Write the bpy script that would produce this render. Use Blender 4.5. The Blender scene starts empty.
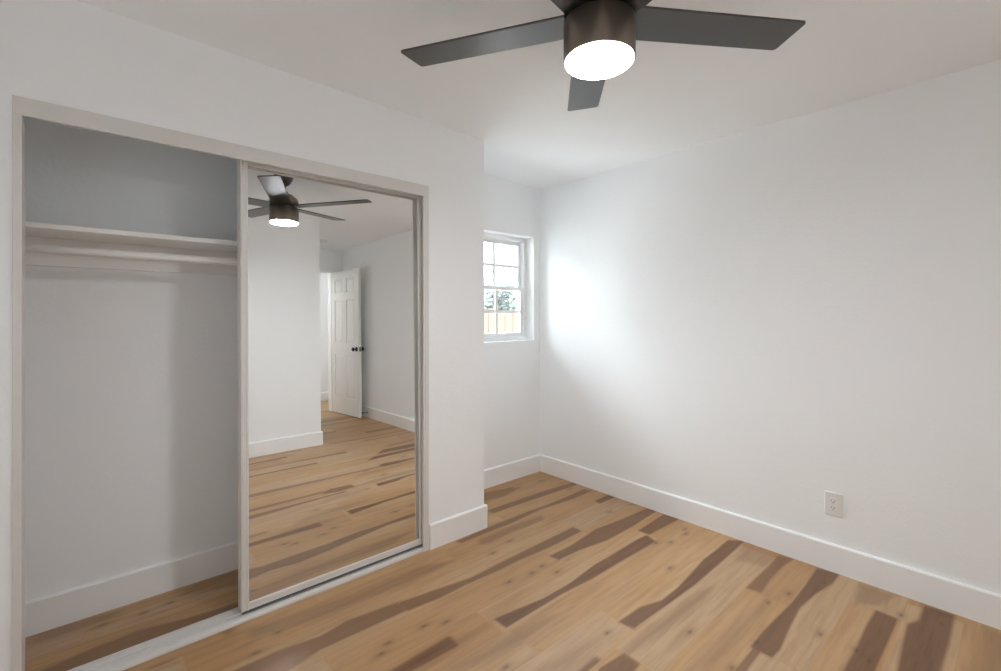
import bpy, bmesh, math, random
import numpy as np
from mathutils import Vector, Matrix
scene = bpy.context.scene
col = scene.collection
R = math.radians

# ------------------------------------------------------------------ camera
HC = 1.31
cam_d = bpy.data.cameras.new('camera')
cam = bpy.data.objects.new('camera', cam_d); col.objects.link(cam)
cam.location = (0, 0, HC)
cam.rotation_euler = (R(90), 0, -math.atan2(.6646, .7472))
cam_d.sensor_width = 36; cam_d.lens = 462 / 1001 * 36
cam_d.shift_y = -19.5 / 1001
cam_d.clip_start = .02
scene.camera = cam

# ------------------------------------------------------------------ view and sky
vs = scene.view_settings
vs.view_transform = 'Standard'; vs.look = 'None'; vs.gamma = 1; vs.use_curve_mapping = False
vs.exposure = 2.29
scene.cycles.max_bounces = 24
scene.cycles.diffuse_bounces = 16
scene.cycles.glossy_bounces = 10
scene.cycles.sample_clamp_indirect = 12
scene.cycles.use_denoising = True
SKY = 3.4
LAMP = 31.0
HALL = 3.0
FILL_SHADE = .13
world = bpy.data.worlds.new('sky'); scene.world = world; world.use_nodes = True
bg = world.node_tree.nodes['Background']
bg.inputs[0].default_value = (.88, .95, 1, 1)
# bright overcast sky, much brighter overhead than at the horizon
_n = world.node_tree.nodes; _l = world.node_tree.links
_tc = _n.new('ShaderNodeTexCoord'); _sx = _n.new('ShaderNodeSeparateXYZ'); _mr = _n.new('ShaderNodeMapRange')
_mr.inputs['From Min'].default_value = 0; _mr.inputs['From Max'].default_value = 1
_mr.inputs['To Min'].default_value = SKY * .30; _mr.inputs['To Max'].default_value = SKY * 2.35
_l.new(_tc.outputs['Generated'], _sx.inputs[0]); _l.new(_sx.outputs['Z'], _mr.inputs['Value']); _l.new(_mr.outputs[0], bg.inputs[1])

def light(name, kind, loc, rot, **kw):
    d = bpy.data.lights.new(name, kind); o = bpy.data.objects.new(name, d); col.objects.link(o)
    o.location = loc; o.rotation_euler = rot
    for k, v in kw.items(): setattr(d, k, v)
    return o
# sky portal of the real window in the nook
p = light('window_portal', 'AREA', (2.325, 2.80, 1.54), (R(-90), 0, 0), shape='RECTANGLE', size=.92, size_y=.86)
p.data.cycles.is_portal = True
p = light('fill_window_portal', 'AREA', (-.87, .9, 1.475), (0, R(-90), 0), shape='RECTANGLE', size=1.05, size_y=1.2)  # portal of the unseen left window added for fill light
p.data.cycles.is_portal = True
# lamp of the hallway beyond the entry door
light('hallway_lamp', 'AREA', (1.5, -2.85, 2.38), (0, 0, 0), shape='DISK', size=.35, energy=HALL, color=(1, .99, .96))

# ------------------------------------------------------------------ dimensions (metres)
YC = 2.206          # closet front wall, room side
YB = 2.707          # back wall with the window
XR = 2.855          # right wall
XN = 1.826          # end of the closet bump-out
YF = -.46           # wall opposite the closet
XE = 1.84           # start of the entry alcove
YD = -2.25          # entry doorway wall
XL = -.70           # left wall
BH, BT = .141, .015 # baseboard
def ceil_z(x): return 2.42 - .0125 * x

# ------------------------------------------------------------------ materials
def mat(name, color, rough=.5, metal=0, spec=.5, bump=None, var=None, coat=0):
    m = bpy.data.materials.new(name); m.use_nodes = True
    nt = m.node_tree; b = nt.nodes['Principled BSDF']
    b.inputs['Base Color'].default_value = (*color, 1)
    b.inputs['Roughness'].default_value = rough; b.inputs['Metallic'].default_value = metal
    b.inputs['Specular IOR Level'].default_value = spec
    if coat: b.inputs['Coat Weight'].default_value = coat
    tc = nt.nodes.new('ShaderNodeTexCoord')
    if bump:
        sc, st = bump
        n = nt.nodes.new('ShaderNodeTexNoise'); n.inputs['Scale'].default_value = sc; n.inputs['Detail'].default_value = 4
        bp = nt.nodes.new('ShaderNodeBump'); bp.inputs['Strength'].default_value = st; bp.inputs['Distance'].default_value = .002
        nt.links.new(tc.outputs['Object'], n.inputs['Vector']); nt.links.new(n.outputs['Fac'], bp.inputs['Height'])
        nt.links.new(bp.outputs['Normal'], b.inputs['Normal'])
    if var:
        sc, amt = var
        n = nt.nodes.new('ShaderNodeTexNoise'); n.inputs['Scale'].default_value = sc; n.inputs['Detail'].default_value = 3
        mx = nt.nodes.new('ShaderNodeMix'); mx.data_type = 'RGBA'
        mx.inputs['A'].default_value = (*[c * (1 - amt) for c in color], 1)
        mx.inputs['B'].default_value = (*[min(1, c * (1 + amt)) for c in color], 1)
        nt.links.new(tc.outputs['Object'], n.inputs['Vector']); nt.links.new(n.outputs['Fac'], mx.inputs['Factor'])
        nt.links.new(mx.outputs['Result'], b.inputs['Base Color'])
    return m
def emit(name, color, s):
    m = bpy.data.materials.new(name); m.use_nodes = True; nt = m.node_tree
    b = nt.nodes['Principled BSDF']; b.inputs['Base Color'].default_value = (.9, .9, .9, 1)
    b.inputs['Emission Color'].default_value = (*color, 1); b.inputs['Emission Strength'].default_value = s
    return m
M = {}
M['wall'] = mat('wall_paint', (.93, .948, .963), .85, spec=.12, bump=(70, .4))
M['ceiling'] = mat('ceiling_paint', (.93, .957, .976), .8, spec=.2, bump=(60, .15))
M['trim'] = mat('trim_paint', (.92, .925, .93), .35, bump=(30, .03))
M['shelf'] = mat('shelf_paint', (.86, .85, .83), .45, bump=(40, .05))
M['track'] = mat('cream_aluminium', (.74, .72, .695), .3, spec=.5, var=(8, .02))
M['dark_gap'] = mat('dark_grey', (.13, .13, .135), .6, var=(20, .1))
M['mirror'] = mat('mirror_silver', (.90, .905, .90), .0, metal=1)
M['vinyl'] = mat('white_vinyl', (.86, .87, .88), .3, var=(6, .01))
M['plate'] = mat('white_plastic', (.84, .83, .82), .3, var=(30, .01))
M['slot'] = mat('slot_shadow', (.05, .05, .05), .6, var=(30, .1))
M['screw'] = mat('painted_screw', (.75, .74, .72), .35, var=(90, .02))
M['fan'] = mat('bronze_fan_metal', (.28, .24, .20), .38, metal=.85, var=(14, .06))
M['blade'] = mat('dark_walnut_blade', (.020, .0165, .014), .33, spec=1.0, var=(9, .15))
M['lens'] = emit('lit_opal_glass', (.94, .962, .985), LAMP)
M['black'] = mat('black_metal', (.015, .015, .015), .35, metal=.3, var=(40, .1))
M['steel'] = mat('dull_steel', (.30, .30, .30), .35, metal=.9, var=(40, .05))
M['door'] = mat('door_paint', (.84, .84, .82), .35, bump=(40, .03))
M['bark'] = mat('bark', (.10, .075, .055), .9, bump=(20, .6), var=(12, .3))
M['leaf'] = mat('leaves', (.085, .105, .092), .6, var=(3, .3))
M['fence'] = mat('stained_cedar', (.080, .056, .041), .8, var=(4, .15))
M['soil'] = mat('pale_paving', (.40, .39, .38), .95, var=(1.5, .25))

def floor_material():
    m = bpy.data.materials.new('wood_planks'); m.use_nodes = True; nt = m.node_tree; N = nt.nodes; L = nt.links
    b = N['Principled BSDF']
    a = N.new('ShaderNodeAttribute'); a.attribute_name = 'plank'
    sep = N.new('ShaderNodeSeparateColor'); L.new(a.outputs['Color'], sep.inputs['Color'])
    tc = N.new('ShaderNodeTexCoord'); mp = N.new('ShaderNodeMapping'); mp.inputs['Scale'].default_value = (2.0, 30, 1)
    off = N.new('ShaderNodeCombineXYZ'); mu = N.new('ShaderNodeMath'); mu.operation = 'MULTIPLY'; mu.inputs[1].default_value = 37
    L.new(sep.outputs['Green'], mu.inputs[0]); L.new(mu.outputs[0], off.inputs['X']); L.new(mu.outputs[0], off.inputs['Z'])
    L.new(off.outputs[0], mp.inputs['Location']); L.new(tc.outputs['Object'], mp.inputs['Vector'])
    n1 = N.new('ShaderNodeTexNoise'); n1.inputs['Scale'].default_value = 1.6; n1.inputs['Detail'].default_value = 5; n1.inputs['Roughness'].default_value = .6
    L.new(mp.outputs[0], n1.inputs['Vector'])
    mp2 = N.new('ShaderNodeMapping'); mp2.inputs['Scale'].default_value = (.9, 7, 1)
    L.new(off.outputs[0], mp2.inputs['Location']); L.new(tc.outputs['Object'], mp2.inputs['Vector'])
    n2 = N.new('ShaderNodeTexNoise'); n2.inputs['Scale'].default_value = 1.5; n2.inputs['Detail'].default_value = 3
    L.new(mp2.outputs[0], n2.inputs['Vector'])
    def mix(fac, A, B, blend='MIX'):
        x = N.new('ShaderNodeMix'); x.data_type = 'RGBA'; x.blend_type = blend
        for k, v in (('Factor', fac), ('A', A), ('B', B)):
            if hasattr(v, 'links'): L.new(v, x.inputs[k])
            elif isinstance(v, tuple): x.inputs[k].default_value = (*v, 1)
            else: x.inputs[k].default_value = v
        return x.outputs['Result']
    def ramp(src, lo, hi, vlo=0., vhi=1.):
        r = N.new('ShaderNodeMapRange'); r.inputs['From Min'].default_value = lo; r.inputs['From Max'].default_value = hi
        r.inputs['To Min'].default_value = vlo; r.inputs['To Max'].default_value = vhi; L.new(src, r.inputs['Value']); return r.outputs[0]
    light_c = mix(ramp(n2.outputs['Fac'], .32, .68), LIGHT_A, LIGHT_B)
    light_c = mix(ramp(sep.outputs['Green'], .35, 1, 0, .75), light_c, LIGHT_C)
    light_c = mix(ramp(sep.outputs['Green'], 0, .4, .6, 0), light_c, LIGHT_D)
    dark_c = mix(ramp(n1.outputs['Fac'], .35, .65), DARK_A, DARK_B)
    c = mix(sep.outputs['Red'], light_c, dark_c)
    c = mix(ramp(n1.outputs['Fac'], .42, .78, 0, .38), c, (.14, .065, .028))
    c = mix(sep.outputs['Blue'], c, (.045, .028, .02))
    L.new(c, b.inputs['Base Color'])
    b.inputs['Roughness'].default_value = .40; b.inputs['Specular IOR Level'].default_value = .5
    bp = N.new('ShaderNodeBump'); bp.inputs['Strength'].default_value = .06; bp.inputs['Distance'].default_value = .001
    L.new(n1.outputs['Fac'], bp.inputs['Height']); L.new(bp.outputs[0], b.inputs['Normal'])
    return m
LIGHT_A = (.48, .278, .118); LIGHT_B = (.55, .352, .19); LIGHT_C = (.43, .235, .10); LIGHT_D = (.49, .34, .225)
DARK_A = (.120, .050, .022); DARK_B = (.20, .092, .042)

# ------------------------------------------------------------------ mesh helpers
def bm_box(bm, x0, x1, y0, y1, z0, z1):
    vs_ = [bm.verts.new((x, y, z)) for x in (x0, x1) for y in (y0, y1) for z in (z0, z1)]
    for f in ((0,1,3,2),(4,6,7,5),(0,4,5,1),(2,3,7,6),(0,2,6,4),(1,5,7,3)):
        bm.faces.new([vs_[i] for i in f])
    return vs_
def bm_lathe(bm, prof, c=(0,0), n=48, smooth=True, cap=(True, True)):
    rings = []
    for r, z in prof:
        rings.append([bm.verts.new((c[0] + r*math.cos(2*math.pi*i/n), c[1] + r*math.sin(2*math.pi*i/n), z)) for i in range(n)])
    for a, b in zip(rings, rings[1:]):
        for i in range(n):
            f = bm.faces.new((a[i], a[(i+1)%n], b[(i+1)%n], b[i])); f.smooth = smooth
    if cap[0]: bm.faces.new(rings[0][::-1])
    if cap[1]: bm.faces.new(rings[-1])
def bm_prism(bm, prof, p0, p1, axis='x'):
    """extrude a 2D profile along x or y or z"""
    def pt(u, v, s):
        return {'x': (s, u, v), 'y': (u, s, v), 'z': (u, v, s)}[axis]
    a = [bm.verts.new(pt(u, v, p0)) for u, v in prof]; b = [bm.verts.new(pt(u, v, p1)) for u, v in prof]
    n = len(prof)
    for i in range(n): bm.faces.new((a[i], a[(i+1)%n], b[(i+1)%n], b[i]))
    bm.faces.new(a[::-1]); bm.faces.new(b)
def obj(name, bm, m, parent=None, bevel=0, loc=None):
    bmesh.ops.recalc_face_normals(bm, faces=bm.faces)
    me = bpy.data.meshes.new(name); bm.to_mesh(me); bm.free()
    o = bpy.data.objects.new(name, me); col.objects.link(o)
    if m: me.materials.append(m)
    if parent: o.parent = parent
    if loc: o.location = loc
    if bevel:
        bv = o.modifiers.new('bevel', 'BEVEL'); bv.width = bevel; bv.segments = 2; bv.limit_method = 'ANGLE'; bv.angle_limit = R(40)
    return o
def box_obj(name, m, x0, x1, y0, y1, z0, z1, parent=None, bevel=0):
    bm = bmesh.new(); bm_box(bm, x0, x1, y0, y1, z0, z1); return obj(name, bm, m, parent, bevel)
def empty(name, loc, rot=(0,0,0)):
    o = bpy.data.objects.new(name, None); col.objects.link(o); o.location = loc; o.rotation_euler = rot; o.empty_display_size = .1
    return o
def tag(o, label, cat, group=None):
    o['label'] = label; o['category'] = cat
    if group: o['group'] = group
    return o
def struct(o, label=None, cat=None):
    o['kind'] = 'structure'
    if label: o['label'] = label
    if cat: o['category'] = cat
    return o
def move_to_local(parent):
    pass

# ------------------------------------------------------------------ floor
DARK = [
  (0.92, 0.005, [(2.790, 1.135), (2.851, 1.064), (2.457, 1.055), (2.203, 1.052), (1.946, 1.063), (1.749, 1.074), (1.703, 1.073), (1.690, 1.144), (1.775, 1.139), (1.851, 1.137), (1.973, 1.097), (2.125, 1.098), (2.329, 1.117), (2.475, 1.132), (2.620, 1.131)]),
  (0.5, 0.03, [(2.236, 0.989), (2.136, 0.972), (1.949, 0.975), (1.791, 0.987), (1.628, 0.999), (1.504, 1.017), (1.564, 1.026), (1.747, 1.026), (1.979, 1.014), (2.165, 1.009)]),
  (0.88, 0.006, [(2.826, 0.701), (2.847, 0.607), (2.712, 0.610), (2.558, 0.639), (2.381, 0.656), (2.197, 0.642), (2.023, 0.625), (1.953, 0.631), (1.953, 0.710), (2.102, 0.710), (2.225, 0.703), (2.404, 0.694), (2.617, 0.695)]),
  (0.72, 0.008, [(2.819, 0.881), (2.838, 0.809), (2.700, 0.825), (2.523, 0.824), (2.376, 0.811), (2.362, 0.877), (2.516, 0.877), (2.660, 0.874)]),
  (0.92, 0.006, [(2.491, 1.483), (2.459, 1.405), (2.111, 1.415), (1.870, 1.417), (1.663, 1.434), (1.306, 1.434), (1.306, 1.511), (1.443, 1.491), (1.577, 1.469), (1.761, 1.467), (1.983, 1.489), (2.106, 1.488), (2.388, 1.492)]),
  (0.85, 0.007, [(2.847, 1.686), (2.848, 1.620), (2.516, 1.601), (2.265, 1.601), (2.051, 1.637), (1.883, 1.645), (1.874, 1.708), (2.045, 1.703), (2.327, 1.733), (2.545, 1.707)]),
  (0.85, 0.005, [(2.840, 1.565), (2.850, 1.459), (2.506, 1.475), (2.502, 1.547)]),
  (0.75, 0.008, [(2.243, 1.844), (2.242, 1.773), (1.951, 1.771), (1.727, 1.784), (1.582, 1.782), (1.382, 1.793), (1.216, 1.790), (1.057, 1.806), (1.038, 1.870), (1.062, 1.887), (1.261, 1.856), (1.421, 1.827), (1.626, 1.833), (1.858, 1.839)]),
  (0.72, 0.008, [(1.056, 1.893), (1.060, 1.812), (0.838, 1.818), (0.675, 1.824), (0.547, 1.795), (0.456, 1.783), (0.263, 1.932), (0.380, 1.931), (0.558, 1.929), (0.705, 1.904), (0.832, 1.924)]),
  (0.92, 0.01, [(2.826, 0.289), (2.833, 0.189), (2.565, 0.188), (2.341, 0.193), (2.221, 0.191), (2.100, 0.298), (2.220, 0.301), (2.457, 0.314), (2.598, 0.319), (2.671, 0.289)]),
  (0.88, 0.006, [(2.618, 0.426), (2.612, 0.350), (2.415, 0.352), (2.166, 0.355), (2.032, 0.358), (1.927, 0.451), (2.077, 0.434), (2.276, 0.430), (2.471, 0.432)]),
  (0.4, 0.03, [(2.818, 0.098), (2.823, 0.052), (2.811, -0.000), (2.385, 0.044), (2.304, 0.116)]),
  (0.4, 0.015, [(2.821, 0.525), (2.833, 0.384), (2.668, 0.420), (2.611, 0.500)]),
  (0.85, 0.006, [(1.552, 1.023), (1.548, 0.950), (1.501, 0.946), (1.388, 0.931), (1.297, 1.012), (1.419, 1.039)]),
  (0.6, 0.008, [(2.187, 2.631), (2.418, 2.586), (2.424, 2.526), (2.254, 2.495), (2.097, 2.513), (1.960, 2.520), (1.939, 2.607)]),
  (0.75, 0.006, [(2.856, 2.339), (2.837, 2.283), (2.471, 2.302), (2.009, 2.324), (1.990, 2.384), (2.223, 2.377), (2.511, 2.369)]),
  (0.75, 0.008, [(2.797, 2.194), (2.810, 2.129), (2.553, 2.131), (2.295, 2.156), (1.998, 2.136), (1.741, 2.142), (1.606, 2.140), (1.583, 2.176), (1.778, 2.186), (1.913, 2.193), (2.195, 2.191), (2.341, 2.181), (2.613, 2.186)]),
  (0.45, 0.012, [(2.225, 2.091), (2.185, 2.035), (1.914, 2.047), (1.723, 2.028), (1.669, 2.053), (1.697, 2.106), (1.969, 2.106)]),
  (0.85, 0.004, [(2.835, 2.004), (2.847, 1.943), (2.663, 1.949), (2.669, 2.004)]),
  (0.6, 0.004, [(2.830, 1.800), (2.832, 1.762), (2.773, 1.819)]),
  (0.3, 0.02, [(2.851, 1.064), (2.828, 0.874), (2.641, 0.891), (2.589, 1.017)]),
  (0.4, 0.04, [(2.263, 0.780), (2.290, 0.756), (2.043, 0.762), (1.835, 0.757), (1.697, 0.772), (1.656, 0.809), (1.905, 0.806)]),
  (0.35, 0.03, [(1.600, 1.140), (1.542, 1.128), (1.347, 1.122), (1.283, 1.140), (1.242, 1.177), (1.459, 1.164)]),
  (0.4, 0.03, [(1.527, 1.351), (1.285, 1.327), (1.098, 1.351), (1.021, 1.373), (0.966, 1.422), (1.137, 1.399), (1.308, 1.399), (1.473, 1.372)]),
  (0.4, 0.02, [(1.466, 2.016), (1.297, 1.998), (0.926, 2.009), (0.667, 2.028), (0.485, 2.069), (0.500, 2.135), (0.696, 2.118), (0.959, 2.082), (1.289, 2.081)]),
  (0.4, 0.03, [(1.268, 1.493), (1.149, 1.478), (0.955, 1.472), (0.897, 1.484), (0.842, 1.533), (1.043, 1.535)]),
  (0.3, 0.03, [(0.633, 2.050), (0.555, 2.053), (0.461, 2.030), (0.429, 2.043), (0.534, 2.088)]),
  (0.5, 0.006, [(0.247, 2.148), (0.234, 2.140), (0.173, 2.141), (0.169, 2.158)]),
  (0.45, 0.01, [(0.410, 2.198), (0.441, 2.204), (0.456, 2.174), (0.417, 2.160)]),
  (0.7, 0.012, [(0.527, 2.373), (0.497, 2.294), (0.213, 2.311), (0.029, 2.301), (-0.080, 2.321), (-0.187, 2.392), (0.031, 2.434), (0.157, 2.440), (0.327, 2.400)]),
  (0.35, 0.02, [(-0.183, 2.710), (0.101, 2.665), (0.099, 2.612), (-0.177, 2.612)]),
  (0.3, 0.02, [(0.409, 2.704), (0.580, 2.673), (0.547, 2.524), (0.316, 2.612)]),
]
KNOTS = [(0.041, 2.585), (0.179, 2.568), (0.273, 2.580), (0.893, 1.682), (0.844, 1.646), (1.056, 1.674), (1.140, 1.633), (1.666, 1.936), (1.543, 1.672), (1.685, 1.653), (1.771, 1.664), (1.787, 1.574), (1.598, 1.134), (2.442, 1.396), (2.255, 1.209), (1.161, 1.275), (2.466, 0.724), (2.317, 0.765), (1.860, 0.909), (2.248, 0.547), (1.786, 0.712), (1.998, 0.700), (2.656, 0.346), (2.696, 0.636), (2.211, 0.381), (2.246, 0.427), (2.736, 1.369), (2.678, 1.334), (2.518, 1.344), (1.829, 1.973), (2.597, 1.823), (2.718, 2.264), (2.438, 2.541), (2.678, 2.527), (0.584, 2.044), (0.483, 1.974)]

def build_floor():
    rng = np.random.default_rng(11)
    xs = np.unique(np.concatenate([np.arange(-.85, -.3, .05), np.arange(-.3, 2.88, .013), np.arange(2.88, 3.7, .05)]))
    ys = np.unique(np.concatenate([np.arange(-3.45, -2.3, .02), np.arange(-2.3, -.5, .008), np.arange(-.5, 2.74, .0045), [2.80]]))
    X, Y = np.meshgrid(xs, ys)
    red = np.zeros_like(X); grn = np.zeros_like(X); blu = np.zeros_like(X)
    row = np.floor((Y - .16) / .18).astype(int)
    off = {-1: .9, 0: .35, 1: 2.618, 2: 1.953, 3: 2.362, 4: 1.552, 5: 1.69, 6: 1.30, 7: 2.504, 8: 1.886, 9: 1.05, 10: 1.48, 11: 2.0, 12: .75, 13: 2.42}
    LEN = 1.22
    for r in range(row.min(), row.max() + 1):
        o = off.get(r, rng.uniform(0, LEN))
        msk = row == r
        idx = np.floor((X[msk] - o) / LEN).astype(int)
        g = np.zeros(msk.sum()); rd = np.zeros(msk.sum())
        xm = X[msk]; ym = Y[msk]
        for k in np.unique(idx):
            s = idx == k
            g[s] = rng.uniform(0, 1)
            x0 = o + k * LEN; y0 = .16 + r * .18
            xc = x0 + .6; yc = y0 + .09
            dep = .6646 * xc + .7472 * yc
            inview = False
            if dep > .3:
                u = 500.5 + 462 * (.7472 * xc - .6646 * yc) / dep; v = 316 + 462 * HC / dep
                inview = v < 690 and u > -60
            if not inview and rng.uniform() < .72:
                # heartwood band along the plank, ragged edges
                side = rng.integers(0, 3); t = (xm[s] - x0) / LEN; w = rng.uniform(.025, .075)
                a, b_ = rng.uniform(-.2, .35), rng.uniform(.6, 1.2)
                wob = .5 + .5 * np.sin(t * rng.uniform(2, 6) + rng.uniform(0, 6)) * .8
                ww = w * (.35 + wob)
                yy = ym[s] - y0
                if side == 0: d = ww - yy
                elif side == 1: d = ww - (.18 - yy)
                else: d = ww * .6 - np.abs(yy - rng.uniform(.06, .12))
                soft = rng.choice([.005, .005, .02])
                e = np.clip(d / soft + .5, 0, 1) * np.clip((t - a) / .01, 0, 1) * np.clip((b_ - t) / .01, 0, 1)
                rd[s] = np.maximum(rd[s], e * rng.uniform(.5, .92))
        grn[msk] = g; red[msk] = rd
        # butt joints
    for tone, soft, poly in DARK:
        P = np.array(poly)
        s = (X > P[:,0].min() - .06) & (X < P[:,0].max() + .06) & (Y > P[:,1].min() - .06) & (Y < P[:,1].max() + .06)
        x = X[s]; y = Y[s]
        if not len(x): continue
        inside = np.zeros(len(x), bool); dmin = np.full(len(x), 9.)
        n = len(P)
        for i in range(n):
            x1, y1 = P[i]; x2, y2 = P[(i+1) % n]
            c = ((y1 > y) != (y2 > y))
            with np.errstate(divide='ignore', invalid='ignore'):
                xi = (x2 - x1) * (y - y1) / (y2 - y1) + x1
            inside ^= c & (x < xi)
            dx, dy = x2 - x1, y2 - y1
            t = np.clip(((x - x1) * dx + (y - y1) * dy) / (dx*dx + dy*dy + 1e-12), 0, 1)
            # along-plank distance counts less, so streak ends stay crisp in Y
            dmin = np.minimum(dmin, np.hypot((x - x1 - t*dx) * .6, y - y1 - t*dy))
        sd = np.where(inside, dmin, -dmin)
        v = np.clip(sd / soft * .5 + .5, 0, 1); v = v * v * (3 - 2 * v) * tone
        red[s] = np.maximum(red[s], v)
    for (kx, ky) in KNOTS:
        d2 = ((X - kx) / .013) ** 2 + ((Y - ky) / .0065) ** 2
        blu = np.maximum(blu, np.exp(-d2) * .6)
        red = np.maximum(red, np.exp(-d2 / 9) * .35)
    for _ in range(70):
        kx, ky = rng.uniform(-.2, 2.8), rng.uniform(-2.3, .5)
        d2 = ((X - kx) / .014) ** 2 + ((Y - ky) / .007) ** 2
        blu = np.maximum(blu, np.exp(-d2) * .5)
    ny, nx = X.shape
    me = bpy.data.meshes.new('floor')
    co = np.stack([X, Y, np.zeros_like(X)], -1).reshape(-1, 3).astype(np.float32)
    i = np.arange((ny-1) * (nx-1)); r_ = i // (nx-1); c_ = i % (nx-1); v0 = r_ * nx + c_
    quads = np.stack([v0, v0 + 1, v0 + nx + 1, v0 + nx], -1).astype(np.int32)
    me.vertices.add(len(co)); me.vertices.foreach_set('co', co.ravel())
    me.loops.add(quads.size); me.loops.foreach_set('vertex_index', quads.ravel())
    me.polygons.add(len(quads)); me.polygons.foreach_set('loop_start', np.arange(0, quads.size, 4, dtype=np.int32))
    me.update(calc_edges=True); me.validate()
    at = me.attributes.new('plank', 'FLOAT_COLOR', 'POINT')
    at.data.foreach_set('color', np.stack([red, grn, blu, np.ones_like(red)], -1).astype(np.float32).ravel())
    me.materials.append(floor_material())
    o = bpy.data.objects.new('floor', me); col.objects.link(o); struct(o)
build_floor()

# ------------------------------------------------------------------ ceiling and walls
bm = bmesh.new()
x0, x1 = -1.0, 3.8
v = [bm.verts.new(q) for q in [(x0,-3.6,ceil_z(x0)),(x1,-3.6,ceil_z(x1)),(x1,2.95,ceil_z(x1)),(x0,2.95,ceil_z(x0)),
                               (x0,-3.6,2.62),(x1,-3.6,2.62),(x1,2.95,2.62),(x0,2.95,2.62)]]
for f in ((0,1,2,3),(7,6,5,4),(0,4,5,1),(1,5,6,2),(2,6,7,3),(3,7,4,0)): bm.faces.new([v[i] for i in f])
struct(obj('ceiling', bm, M['ceiling']))
ZT = 2.5; ZB = -.05
def wall(name, boxes):
    bm = bmesh.new()
    for b in boxes: bm_box(bm, *b)
    return struct(obj(name, bm, M['wall']))
# window opening in the back wall
WX0, WX1, WZ0, WZ1 = 1.868, 2.781, 1.108, 1.966
WT = .16
wall('wall_back', [(-.86, WX0, YB, YB+WT, ZB, ZT), (WX1, 3.0, YB, YB+WT, ZB, ZT), (WX0, WX1, YB, YB+WT, ZB, WZ0), (WX0, WX1, YB, YB+WT, WZ1, ZT)])
wall('wall_right', [(XR, XR+.145, -2.37, YB, ZB, ZT)])
# closet front wall with its wide opening
OX0, OX1, OZ = -.172, 1.412, 2.036
wall('wall_closet', [(XL, OX0, YC, YC+.11, ZB, ZT), (OX1, XN, YC, YC+.11, ZB, ZT), (OX0, OX1, YC, YC+.11, OZ, ZT),
                     (XN-.1, XN, YC+.11, YB, ZB, ZT)])
LY0, LY1, LZ0, LZ1 = .30, 1.50, .95, 2.00  # opening for the added fill light window
wall('wall_left', [(XL-.16, XL, YF-.12, LY0, ZB, ZT), (XL-.16, XL, LY1, YB, ZB, ZT), (XL-.16, XL, LY0, LY1, ZB, LZ0), (XL-.16, XL, LY0, LY1, LZ1, ZT)])
wall('wall_front', [(XL, XE, YF-.12, YF, ZB, ZT), (XE-.12, XE, YD-.12, YF-.12, ZB, ZT)])
DX0, DX1, DZ = 1.92, 2.68, 2.06
wall('wall_entry', [(XE, DX0, YD-.12, YD, ZB, ZT), (DX1, XR, YD-.12, YD, ZB, ZT), (DX0, DX1, YD-.12, YD, DZ, ZT)])
wall('wall_hall', [(.5, 3.7, -3.42, -3.3, ZB, ZT), (.38, .5, -3.42, YD-.12, ZB, ZT), (3.58, 3.7, -3.3, YD-.12, ZB, ZT),
                   (.5, XE-.12, YD-.12, YD, ZB, ZT), (XR+.145, 3.7, YD-.12, YD, ZB, ZT)])

# ------------------------------------------------------------------ baseboards
def base_prof(sgn):  # (out, up), eased top edge
    return [(0, 0), (sgn*BT, 0), (sgn*BT, BH-.007), (sgn*(BT-.006), BH), (0, BH)]
def base_x(name, x0, x1, y, sgn, extra=()):
    bm = bmesh.new(); bm_prism(bm, [(y+u, v_) for u, v_ in base_prof(sgn)], x0, x1, 'x')
    for e in extra: e(bm)
    return struct(obj(name, bm, M['trim']))
def base_y(name, y0, y1, x, sgn):
    bm = bmesh.new(); bm_prism(bm, [(x+u, v_) for u, v_ in base_prof(sgn)], y0, y1, 'y')
    return struct(obj(name, bm, M['trim']))
base_y('baseboard_right', YD, YB, XR, -1)
base_x('baseboard_back', XN, XR, YB, -1)
base_x('baseboard_closet', 1.424, XN+BT, YC, -1)
base_y('baseboard_nook', YC, YB, XN, 1)
base_x('baseboard_closet_back', -.7, XN-.1, YB, -1)
base_x('baseboard_front', XL, XE+BT, YF, 1)
base_y('baseboard_entry', YD, YF, XE, 1)
base_x('baseboard_hall', .5, 3.58, -3.3, 1)

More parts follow.
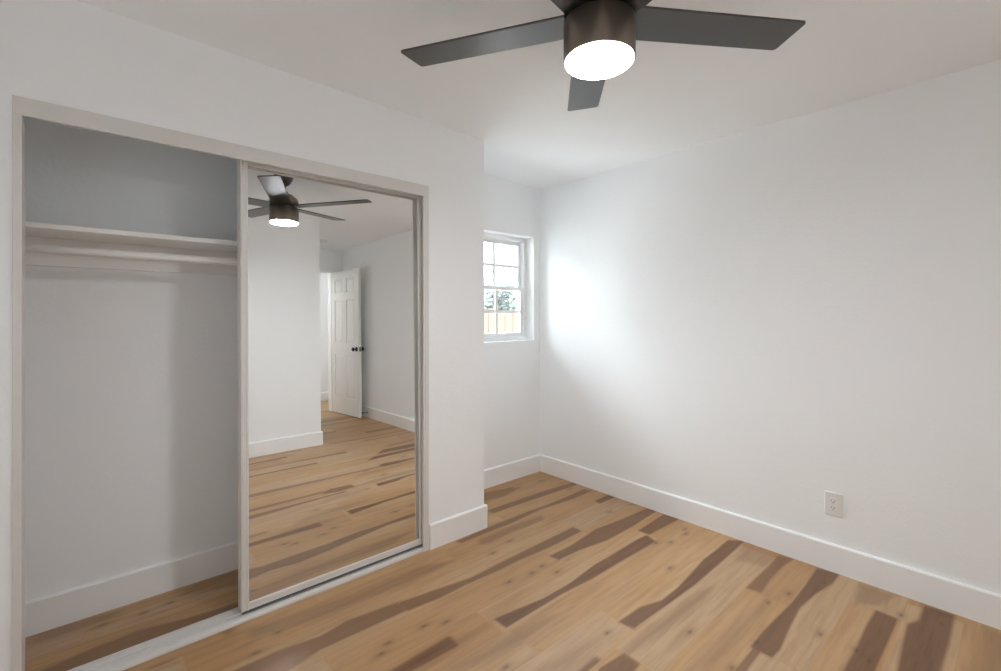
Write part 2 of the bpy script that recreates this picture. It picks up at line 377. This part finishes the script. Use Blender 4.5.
# ------------------------------------------------------------------ closet trim and tracks
def trim_closet():
    bm = bmesh.new()   # fascia of the head track with its two rails underneath
    bm_box(bm, -.190, 1.4195, YC-.008, YC+.004, 1.976, 2.037)
    bm_box(bm, OX0, OX1, YC+.004, YC+.110, 2.026, 2.036)
    bm_box(bm, OX0, OX1, YC+.040, YC+.043, 1.998, 2.026)
    bm_box(bm, OX0, OX1, YC+.0790, YC+.0815, 1.998, 2.026)
    struct(obj('trim_1', bm, M['track'], bevel=.002))
    bm = bmesh.new()   # right jamb channel
    bm_box(bm, 1.384, 1.4195, YC-.007, YC+.003, 0, 1.976)
    bm_box(bm, 1.408, 1.412, YC+.003, YC+.11, 0, 1.976)
    bm_box(bm, 1.396, 1.400, YC-.0085, YC-.006, 0, 1.976)
    struct(obj('trim_2', bm, M['track'], bevel=.0015))
    bm = bmesh.new()   # left jamb channel
    bm_box(bm, -.190, -.168, YC-.007, YC+.003, 0, 1.976)
    bm_box(bm, -.172, -.168, YC+.003, YC+.11, 0, 1.976)
    struct(obj('trim_3', bm, M['track'], bevel=.0015))
    bm = bmesh.new()   # bottom track: wide front lip, two guide ridges, back lip
    prof = [(YC-.003,0),(YC-.003,.010),(YC+.001,.015),(YC+.026,.015),(YC+.027,.003),(YC+.043,.004),(YC+.044,.018),(YC+.047,.018),(YC+.049,.004),
            (YC+.078,.004),(YC+.079,.018),(YC+.082,.018),(YC+.084,.004),(YC+.098,.004),(YC+.099,.013),(YC+.110,.013),(YC+.112,0)]
    bm_prism(bm, prof, -.168, 1.408, 'x')
    struct(obj('trim_4', bm, M['track']))
trim_closet()

# ------------------------------------------------------------------ sliding mirror doors
TILT = R(.60)
def sliding_door(label, x0, x1, y, mirror_first=True):
    h = 1.985; w = x1 - x0; t = .024
    root = empty('sliding_mirror_door', (x0, y, .028), (-TILT, 0, 0))
    tag(root, label, 'mirror door')
    sw = .030
    def stile(a, b_):
        bm = bmesh.new()
        # ribbed section: raised outer bead, flat, raised inner bead
        s = 1 if a < b_ else -1
        g = abs(b_ - a) / .030
        prof = [(a, t), (a, -.001), (a+s*.006*g, -.004), (a+s*.012*g, -.001), (a+s*.020*g, -.001), (a+s*.025*g, -.004), (b_, -.001), (b_, t)]
        bm_prism(bm, prof, 0, h, 'z'); return bm
    obj('stile', stile(0, sw), M['track'], root); obj('stile', stile(w, w - .023), M['track'], root)
    bm = bmesh.new(); bm_box(bm, sw, w-.023, -.001, t, 0, .030); bm_box(bm, sw, w-.023, -.004, -.001, .020, .028)
    obj('bottom_rail', bm, M['track'], root, .001)
    bm = bmesh.new(); bm_box(bm, .004, w-.004, .002, t-.003, -.011, 0); obj('gap_strip', bm, M['dark_gap'], root)['label'] = 'dark strip under the door'  # dark strip added to darken the gap below the bottom rail
    bm = bmesh.new(); bm_box(bm, sw, w-.023, -.001, t, h-.040, h); obj('top_rail', bm, M['track'], root, .001)
    bm = bmesh.new(); bm_box(bm, sw-.004, w-.023+.004, .004, .010, .026, h-.037); obj('mirror_panel', bm, M['mirror'], root)
    bm = bmesh.new(); bm_box(bm, sw-.003, w-.023+.003, .012, .020, .027, h-.038); obj('backing_board', bm, M['trim'], root)
    return root
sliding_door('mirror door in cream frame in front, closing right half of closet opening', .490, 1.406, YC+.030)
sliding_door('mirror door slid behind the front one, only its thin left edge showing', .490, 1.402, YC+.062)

# ------------------------------------------------------------------ closet shelf and rod
sh = empty('closet_shelf', (0, 0, 1.655))
tag(sh, 'long white closet shelf on a wall cleat above the rod', 'shelf')
box_obj('shelf_board', M['shelf'], -.70, 1.72, 2.405, YB, -.020, 0, sh, .003)
box_obj('cleat', M['shelf'], -.70, 1.72, YB-.018, YB, -.137, -.020, sh, .002)
rod = empty('closet_rod', (0, 2.445, 1.563))
tag(rod, 'white round clothes rod running under the closet shelf', 'clothes rod')
bm = bmesh.new(); bm_lathe(bm, [(.0155, -.70), (.0155, 1.72)], n=28); bmesh.ops.rotate(bm, verts=bm.verts, cent=(0,0,0), matrix=Matrix.Rotation(R(90), 3, 'Y'))
obj('rod', bm, M['shelf'], rod)
for s in (-.70, 1.72):
    bm = bmesh.new(); bm_lathe(bm, [(.03, 0), (.03, .006), (.021, .008), (.021, .018)], n=28)
    bmesh.ops.rotate(bm, verts=bm.verts, cent=(0,0,0), matrix=Matrix.Rotation(R(90 if s < 0 else -90), 3, 'Y'))
    obj('rod_socket', bm, M['shelf'], rod, loc=(s, 0, 0))

# ------------------------------------------------------------------ window in the nook
def build_window():
    w = empty('window_1', ((WX0+WX1)/2, YB+.10, WZ0)); struct(w)
    ox, oy, oz = w.location
    def B(bm, x0, x1, y0, y1, z0, z1): bm_box(bm, x0-ox, x1-ox, y0-oy, y1-oy, z0-oz, z1-oz)
    f0 = YB+.085; fr = .034
    bm = bmesh.new()
    B(bm, WX0, WX0+fr, f0, f0+.07, WZ0, WZ1); B(bm, WX1-fr, WX1, f0, f0+.07, WZ0, WZ1)
    B(bm, WX0+fr, WX1-fr, f0, f0+.07, WZ0, WZ0+fr); B(bm, WX0+fr, WX1-fr, f0, f0+.07, WZ1-fr, WZ1)
    obj('window_frame', bm, M['vinyl'], w, .002)
    xa, xb = WX0+fr, WX1-fr; za, zb = WZ0+fr, WZ1-fr; zm = (za+zb)/2 - .005
    def sash(name, y, z0, z1, s):
        bm = bmesh.new()
        B(bm, xa, xa+s, y, y+.026, z0, z1); B(bm, xb-s, xb, y, y+.026, z0, z1)
        B(bm, xa+s, xb-s, y, y+.026, z0, z0+s); B(bm, xa+s, xb-s, y, y+.026, z1-s, z1)
        zmid = (z0+z1)/2; g = .012; xs_ = [xa+s+(xb-xa-2*s)*k/3 for k in range(4)]
        for k in (1, 2): B(bm, xs_[k]-g, xs_[k]+g, y+.008, y+.018, z0+s, z1-s)
        for k in range(3): B(bm, xs_[k]+(g if k else 0), xs_[k+1]-(g if k < 2 else 0), y+.008, y+.018, zmid-g, zmid+g)
        return obj(name, bm, M['vinyl'], w, .0015)
    up = sash('upper_sash', f0+.038, zm-.012, zb, .030)
    lo = sash('lower_sash', f0+.008, za, zm+.020, .030)
    for par, y, z0, z1 in ((up, f0+.051, zm+.018, zb-.030), (lo, f0+.021, za+.030, zm-.010)):
        bm = bmesh.new(); B(bm, xa+.028, xb-.028, y-.0015, y+.0015, z0, z1); obj('pane', bm, M['glass'], par)
    bm = bmesh.new(); B(bm, (xa+xb)/2-.03, (xa+xb)/2+.03, f0-.004, f0+.010, zm+.006, zm+.018); obj('sash_lock', bm, M['vinyl'], lo, .002)
def glass():
    m = bpy.data.materials.new('window_glass'); m.use_nodes = True; nt = m.node_tree
    for n in list(nt.nodes):
        if n.type == 'BSDF_PRINCIPLED': nt.nodes.remove(n)
    out = [n for n in nt.nodes if n.type == 'OUTPUT_MATERIAL'][0]
    t = nt.nodes.new('ShaderNodeBsdfTransparent'); g = nt.nodes.new('ShaderNodeBsdfGlossy'); g.inputs['Roughness'].default_value = .02
    fr = nt.nodes.new('ShaderNodeFresnel'); fr.inputs['IOR'].default_value = 1.3
    mx = nt.nodes.new('ShaderNodeMixShader'); nt.links.new(fr.outputs[0], mx.inputs[0])
    t.inputs[0].default_value = (.97, .985, .98, 1)
    nt.links.new(t.outputs[0], mx.inputs[1]); nt.links.new(g.outputs[0], mx.inputs[2]); nt.links.new(mx.outputs[0], out.inputs['Surface'])
    return m
M['glass'] = glass()
build_window()
# unseen window added on the left wall for fill light, white roller shade drawn
w2 = empty('fill_window', (XL-.08, (LY0+LY1)/2, LZ0)); struct(w2)
bm = bmesh.new(); hy, hz, f = (LY1-LY0)/2, LZ1-LZ0, .04
bm_box(bm, -.03, .03, -hy, -hy+f, 0, hz); bm_box(bm, -.03, .03, hy-f, hy, 0, hz); bm_box(bm, -.03, .03, -hy+f, hy-f, 0, f); bm_box(bm, -.03, .03, -hy+f, hy-f, hz-f, hz)
bm_box(bm, -.012, .012, -.02, .02, f, hz-f)
obj('window_frame', bm, M['vinyl'], w2, .002)
bm = bmesh.new(); bm_box(bm, -.003, .003, -hy+f, hy-f, f, hz-f); obj('pane', bm, M['glass'], w2)
shm = mat('fill_shade_cloth', (.85, .85, .85), .9)
_nt = shm.node_tree; _tr = _nt.nodes.new('ShaderNodeBsdfTranslucent'); _tr.inputs[0].default_value = (.8, .83, .86, 1)
_mx = _nt.nodes.new('ShaderNodeMixShader'); _mx.inputs[0].default_value = FILL_SHADE
_out = [n for n in _nt.nodes if n.type == 'OUTPUT_MATERIAL'][0]
_nt.links.new(_nt.nodes['Principled BSDF'].outputs[0], _mx.inputs[1]); _nt.links.new(_tr.outputs[0], _mx.inputs[2]); _nt.links.new(_mx.outputs[0], _out.inputs['Surface'])
bm = bmesh.new(); v = [bm.verts.new(q) for q in ((.05, -hy+.005, .01), (.05, hy-.005, .01), (.05, hy-.005, hz-.03), (.05, -hy+.005, hz-.03))]; bm.faces.new(v)
obj('fill_window_shade', bm, shm, w2)
bm = bmesh.new(); bm_lathe(bm, [(.022, -hy+.004), (.022, hy-.004)], n=20); bmesh.ops.rotate(bm, verts=bm.verts, cent=(0,0,0), matrix=Matrix.Rotation(R(-90), 3, 'X')); obj('fill_shade_roller', bm, M['vinyl'], w2, loc=(.05, 0, hz-.026))

# ------------------------------------------------------------------ entry door and doorway
def casing(name, x0, x1, z1, y, sgn, w=.058, t=.014):
    bm = bmesh.new(); a, b_ = sorted((y, y + sgn*t))
    bm_box(bm, x0-w, x0, a, b_, 0, z1+w); bm_box(bm, x1, x1+w, a, b_, 0, z1+w); bm_box(bm, x0, x1, a, b_, z1, z1+w)
    return struct(obj(name, bm, M['trim'], bevel=.003))
casing('trim_5', DX0, DX1, DZ, YD, 1)
bm = bmesh.new()
bm_box(bm, DX0, DX0+.016, YD-.12, YD, 0, DZ); bm_box(bm, DX1-.016, DX1, YD-.12, YD, 0, DZ); bm_box(bm, DX0+.016, DX1-.016, YD-.12, YD, DZ-.016, DZ)
struct(obj('trim_6', bm, M['trim']))
casing('trim_7', 1.55, 2.31, 2.04, -3.3, 1)
def six_panel(bm, w, h, t, panels=True):
    core = t/2 - .007
    bm_box(bm, 0, w, -core, core, 0, h)
    st = .105; mid = .10; cols = [(st, (w-mid)/2), ((w+mid)/2, w-st)]
    rows = [(.235, .835), (1.005, 1.605), (1.715, h-.115)]
    for s in (-1, 1):
        a, b_ = sorted((s*core, s*t/2))
        bm_box(bm, 0, st, a, b_, 0, h); bm_box(bm, w-st, w, a, b_, 0, h)
        zz = 0
        for z0, z1 in rows + [(h, h)]:
            bm_box(bm, st, w-st, a, b_, zz, z0); zz = z1
        for z0, z1 in rows:
            bm_box(bm, cols[0][1], cols[1][0], a, b_, z0, z1)
            for c0, c1 in cols:   # raised field with sloped edges
                g, k = .008, .034
                y0, y1 = s*core, s*(core+.006)
                lo = [bm.verts.new(q) for q in ((c0+g,y0,z0+g),(c1-g,y0,z0+g),(c1-g,y0,z1-g),(c0+g,y0,z1-g))]
                hi = [bm.verts.new(q) for q in ((c0+k,y1,z0+k),(c1-k,y1,z0+k),(c1-k,y1,z1-k),(c0+k,y1,z1-k))]
                for i in range(4): bm.faces.new((lo[i], lo[(i+1)%4], hi[(i+1)%4], hi[i]))
                bm.faces.new(hi)
door = empty('door_1', (2.665, -2.195, .012), (0, 0, math.atan2(.76, .072)))
struct(door)
bm = bmesh.new(); six_panel(bm, .76, 2.03, .036); obj('door_leaf', bm, M['door'], door, .0015)
for s in (-1, 1):
    bm = bmesh.new()
    bm_lathe(bm, [(.032, 0), (.032, .006), (.026, .010), (.012, .012), (.011, .034), (.020, .040), (.027, .050), (.027, .058), (.020, .066), (.004, .069)], n=32)
    bmesh.ops.rotate(bm, verts=bm.verts, cent=(0,0,0), matrix=Matrix.Rotation(R(-90*s), 3, 'X'))
    obj('door_knob', bm, M['black'], door, loc=(.70, s*.018, .925))['label'] = 'round black door knob'
bm = bmesh.new(); bm_box(bm, .7595, .7612, -.012, .012, .895, .955); obj('latch_plate', bm, M['black'], door)
for z in (.2, 1.0, 1.8):
    bm = bmesh.new(); bm_lathe(bm, [(.006, z-.045), (.006, z+.045)], c=(-.006, -.02), n=14); obj('hinge', bm, M['black'], door)
# far door of the hall
d2 = empty('door_2', (1.55, -3.29, .012)); struct(d2)
bm = bmesh.new(); six_panel(bm, .76, 2.02, .03); obj('door_leaf', bm, M['door'], d2, .0015, loc=(0, 0, 0))

# door stop on the right baseboard
ds = empty('door_stop', (XR-BT, -1.45, .072)); tag(ds, 'dark spring door stop sticking out of baseboard beside the open door', 'door stop')
def along_x(bm): bmesh.ops.rotate(bm, verts=bm.verts, cent=(0,0,0), matrix=Matrix.Rotation(R(-90), 3, 'Y'))
bm = bmesh.new(); bm_lathe(bm, [(.012, 0), (.012, .004), (.007, .008)], n=20); along_x(bm); obj('base_flange', bm, M['steel'], ds)
bm = bmesh.new(); bm_lathe(bm, [(.0045 + .0012*math.sin(i*1.57), .008+.062*i/40) for i in range(41)], n=14); along_x(bm); obj('spring', bm, M['steel'], ds)
bm = bmesh.new(); bm_lathe(bm, [(.007, .070), (.009, .073), (.009, .083), (.006, .086)], n=18); along_x(bm); obj('rubber_tip', bm, M['black'], ds)

# smoke detector in the entry alcove
sd = empty('smoke_detector', (2.29, -1.58, ceil_z(2.29))); tag(sd, 'small round smoke detector on ceiling of the entry alcove', 'smoke detector')
bm = bmesh.new(); bm_lathe(bm, [(.02, -.036), (.048, -.034), (.058, -.024), (.06, -.010)], n=36); obj('cover', bm, M['plate'], sd)
bm = bmesh.new(); bm_lathe(bm, [(.064, -.010), (.066, -.004), (.066, .002)], n=36); obj('mounting_base', bm, M['plate'], sd)

# ------------------------------------------------------------------ wall outlet
ol = empty('wall_outlet', (XR, .636, .345)); tag(ol, 'white electrical outlet low on the right wall above baseboard', 'outlet')
bm = bmesh.new(); bm_box(bm, -.006, 0, -.038, .038, -.0595, .0595); obj('cover_plate', bm, M['plate'], ol, .003)
bm = bmesh.new(); bm_box(bm, -.0085, -.006, -.0165, .0165, -.0335, .0335); rc = obj('receptacle', bm, M['plate'], ol, .001)
for z in (-.017, .017):
    for y, hh in ((-.0065, .0042), (.0065, .0036)):
        bm = bmesh.new(); bm_box(bm, -.0088, -.0083, y-.0011, y+.0011, z+.001-hh, z+.001+hh); obj('slot', bm, M['slot'], rc)
    bm = bmesh.new(); bm_lathe(bm, [(.0025, .0083), (.0025, .0088)], n=14); along_x(bm); obj('ground_hole', bm, M['slot'], rc, loc=(0, 0, z-.0085))
for z in (-.048, .048):
    bm = bmesh.new(); bm_lathe(bm, [(.0032, .0055), (.0032, .0066), (.002, .0070)], n=16); along_x(bm); obj('screw', bm, M['screw'], ol, loc=(0, 0, z))

# ------------------------------------------------------------------ ceiling fan
FX, FY = 1.104, .811
def build_fan():
    zc = ceil_z(FX)
    fan = empty('ceiling_fan', (FX, FY, zc)); tag(fan, 'dark bronze five blade ceiling fan with lit round light', 'ceiling fan')
    Z = lambda z: z - zc
    bm = bmesh.new(); bm_lathe(bm, [(.068, Z(zc+.004)), (.068, Z(zc-.012)), (.062, Z(zc-.028)), (.040, Z(zc-.066)), (.022, Z(zc-.078)), (.016, Z(zc-.080))], n=48); obj('canopy', bm, M['blade'], fan)
    bm = bmesh.new(); bm_lathe(bm, [(.0125, Z(zc-.075)), (.0125, Z(2.2766))], n=24); obj('downrod', bm, M['blade'], fan)
    bm = bmesh.new(); bm_lathe(bm, [(.020, Z(2.2899)), (.028, Z(2.2838)), (.030, Z(2.2695)), (.060, Z(2.2593)), (0.0941, Z(2.2306)), (0.1013, Z(2.2102)), (0.1013, Z(2.1856))], n=64); obj('motor_cap', bm, M['fan'], fan)
    bm = bmesh.new(); bm_lathe(bm, [(0.0982, Z(2.1621)), (0.1023, Z(2.1590)), (0.1023, Z(2.0526)), (0.1018, Z(2.0496)), (0.0967, Z(2.0496))], n=96); obj('motor_housing', bm, M['fan'], fan)
    bm = bmesh.new(); bm_lathe(bm, [(0.0972, Z(2.0536)), (0.0972, Z(2.0465)), (0.0931, Z(2.0424)), (.080, Z(2.0398)), (.045, Z(2.0383)), (.004, Z(2.0378))], n=64); obj('light_diffuser', bm, M['lens'], fan)
    bm = bmesh.new(); bm_lathe(bm, [(.086, Z(2.1897)), (.086, Z(2.1590))], n=64); obj('flywheel', bm, M['blade'], fan)
    # blade in its own frame: +x is outwards
    def blade_bm():
        bm = bmesh.new(); r0, r1, w0, w1, t, c = .085, .655, .0655, .0655, .0035, .010
        out = [(r0, -w0), (r1-c, -w1), (r1-.003, -w1+.004), (r1, -w1+c), (r1, w1-c), (r1-.003, w1-.004), (r1-c, w1), (r0, w0)]
        a = [bm.verts.new((x, y, -t)) for x, y in out]; b_ = [bm.verts.new((x, y, t)) for x, y in out]
        n = len(out)
        for i in range(n): bm.faces.new((a[i], a[(i+1)%n], b_[(i+1)%n], b_[i]))
        bm.faces.new(a[::-1]); bm.faces.new(b_)
        return bm
    first = None
    for k in range(5):
        ang = math.atan2(.7472, .6646) - R(6.0 + 72*k)
        if first is None:
            first = o = obj('blade', blade_bm(), M['blade'], fan, .002)
        else:
            o = first.copy(); col.objects.link(o); o.parent = fan
        o.location = (0, 0, Z(BZ)); o.rotation_euler = (PITCH, -RISE, ang)
        o.rotation_mode = 'XYZ'
BZ = 2.167; PITCH = R(-6); RISE = R(3.2)
build_fan()

# ------------------------------------------------------------------ outside the window
bm = bmesh.new(); bm_box(bm, -25, 40, YB+WT, 60, -.5, -.35); struct(obj('ground', bm, M['soil']))
fn = empty('garden_fence', (4.6, 6.4, -.35)); tag(fn, 'orange stained wooden board fence outside the window', 'fence')
bm = bmesh.new()
for i in range(40): bm_box(bm, -4+i*.2, -4+i*.2+.19, -.012, .012, .05, 1.74 + .01*((i*7) % 3))
obj('board_panel', bm, M['fence'], fn)
bm = bmesh.new(); bm_box(bm, -4, 4, .012, .05, .35, .44); obj('rail', bm, M['fence'], fn)
bm = bmesh.new(); bm_box(bm, -4, 4, .012, .05, 1.35, 1.44); obj('rail', bm, M['fence'], fn)
for i in range(4):
    bm = bmesh.new(); bm_box(bm, -3.9+i*2.4, -3.81+i*2.4, .05, .14, 0, 1.8); obj('post', bm, M['fence'], fn)
def tree(label, x, y, h, cr, seed, n=5200):
    rnd = random.Random(seed)
    t = empty('garden_tree', (x, y, -.35)); tag(t, label, 'tree', None)
    bm = bmesh.new(); bm_lathe(bm, [(.16, 0), (.11, h*.3), (.09, h*.6), (.03, h*.92)], n=12); obj('trunk', bm, M['bark'], t)
    bm = bmesh.new()
    blobs = [(rnd.gauss(0, cr*.45), rnd.gauss(0, cr*.45), h*rnd.uniform(.45, .85), cr*rnd.uniform(.35, .6)) for _ in range(16)]
    for i in range(n):
        bx, by, bz, br = rnd.choice(blobs)
        d = Vector((rnd.gauss(0,1), rnd.gauss(0,1), rnd.gauss(0,1))).normalized() * br * rnd.uniform(.5, 1)
        c = Vector((bx, by, bz)) + d
        u = Vector((rnd.gauss(0,1), rnd.gauss(0,1), rnd.gauss(0,1))).normalized(); w = u.orthogonal().normalized()
        s = rnd.uniform(.05, .10)
        bm.faces.new([bm.verts.new(c + u*s), bm.verts.new(c + w*s*.5), bm.verts.new(c - u*s), bm.verts.new(c - w*s*.5)])
    obj('foliage', bm, M['leaf'], t)
tree('leafy garden tree behind the fence, left in the window', 6.3, 8.9, 2.9, 1.0, 3)
tree('leafy garden tree behind the fence, right in the window', 9.3, 10.6, 2.9, 1.1, 8)
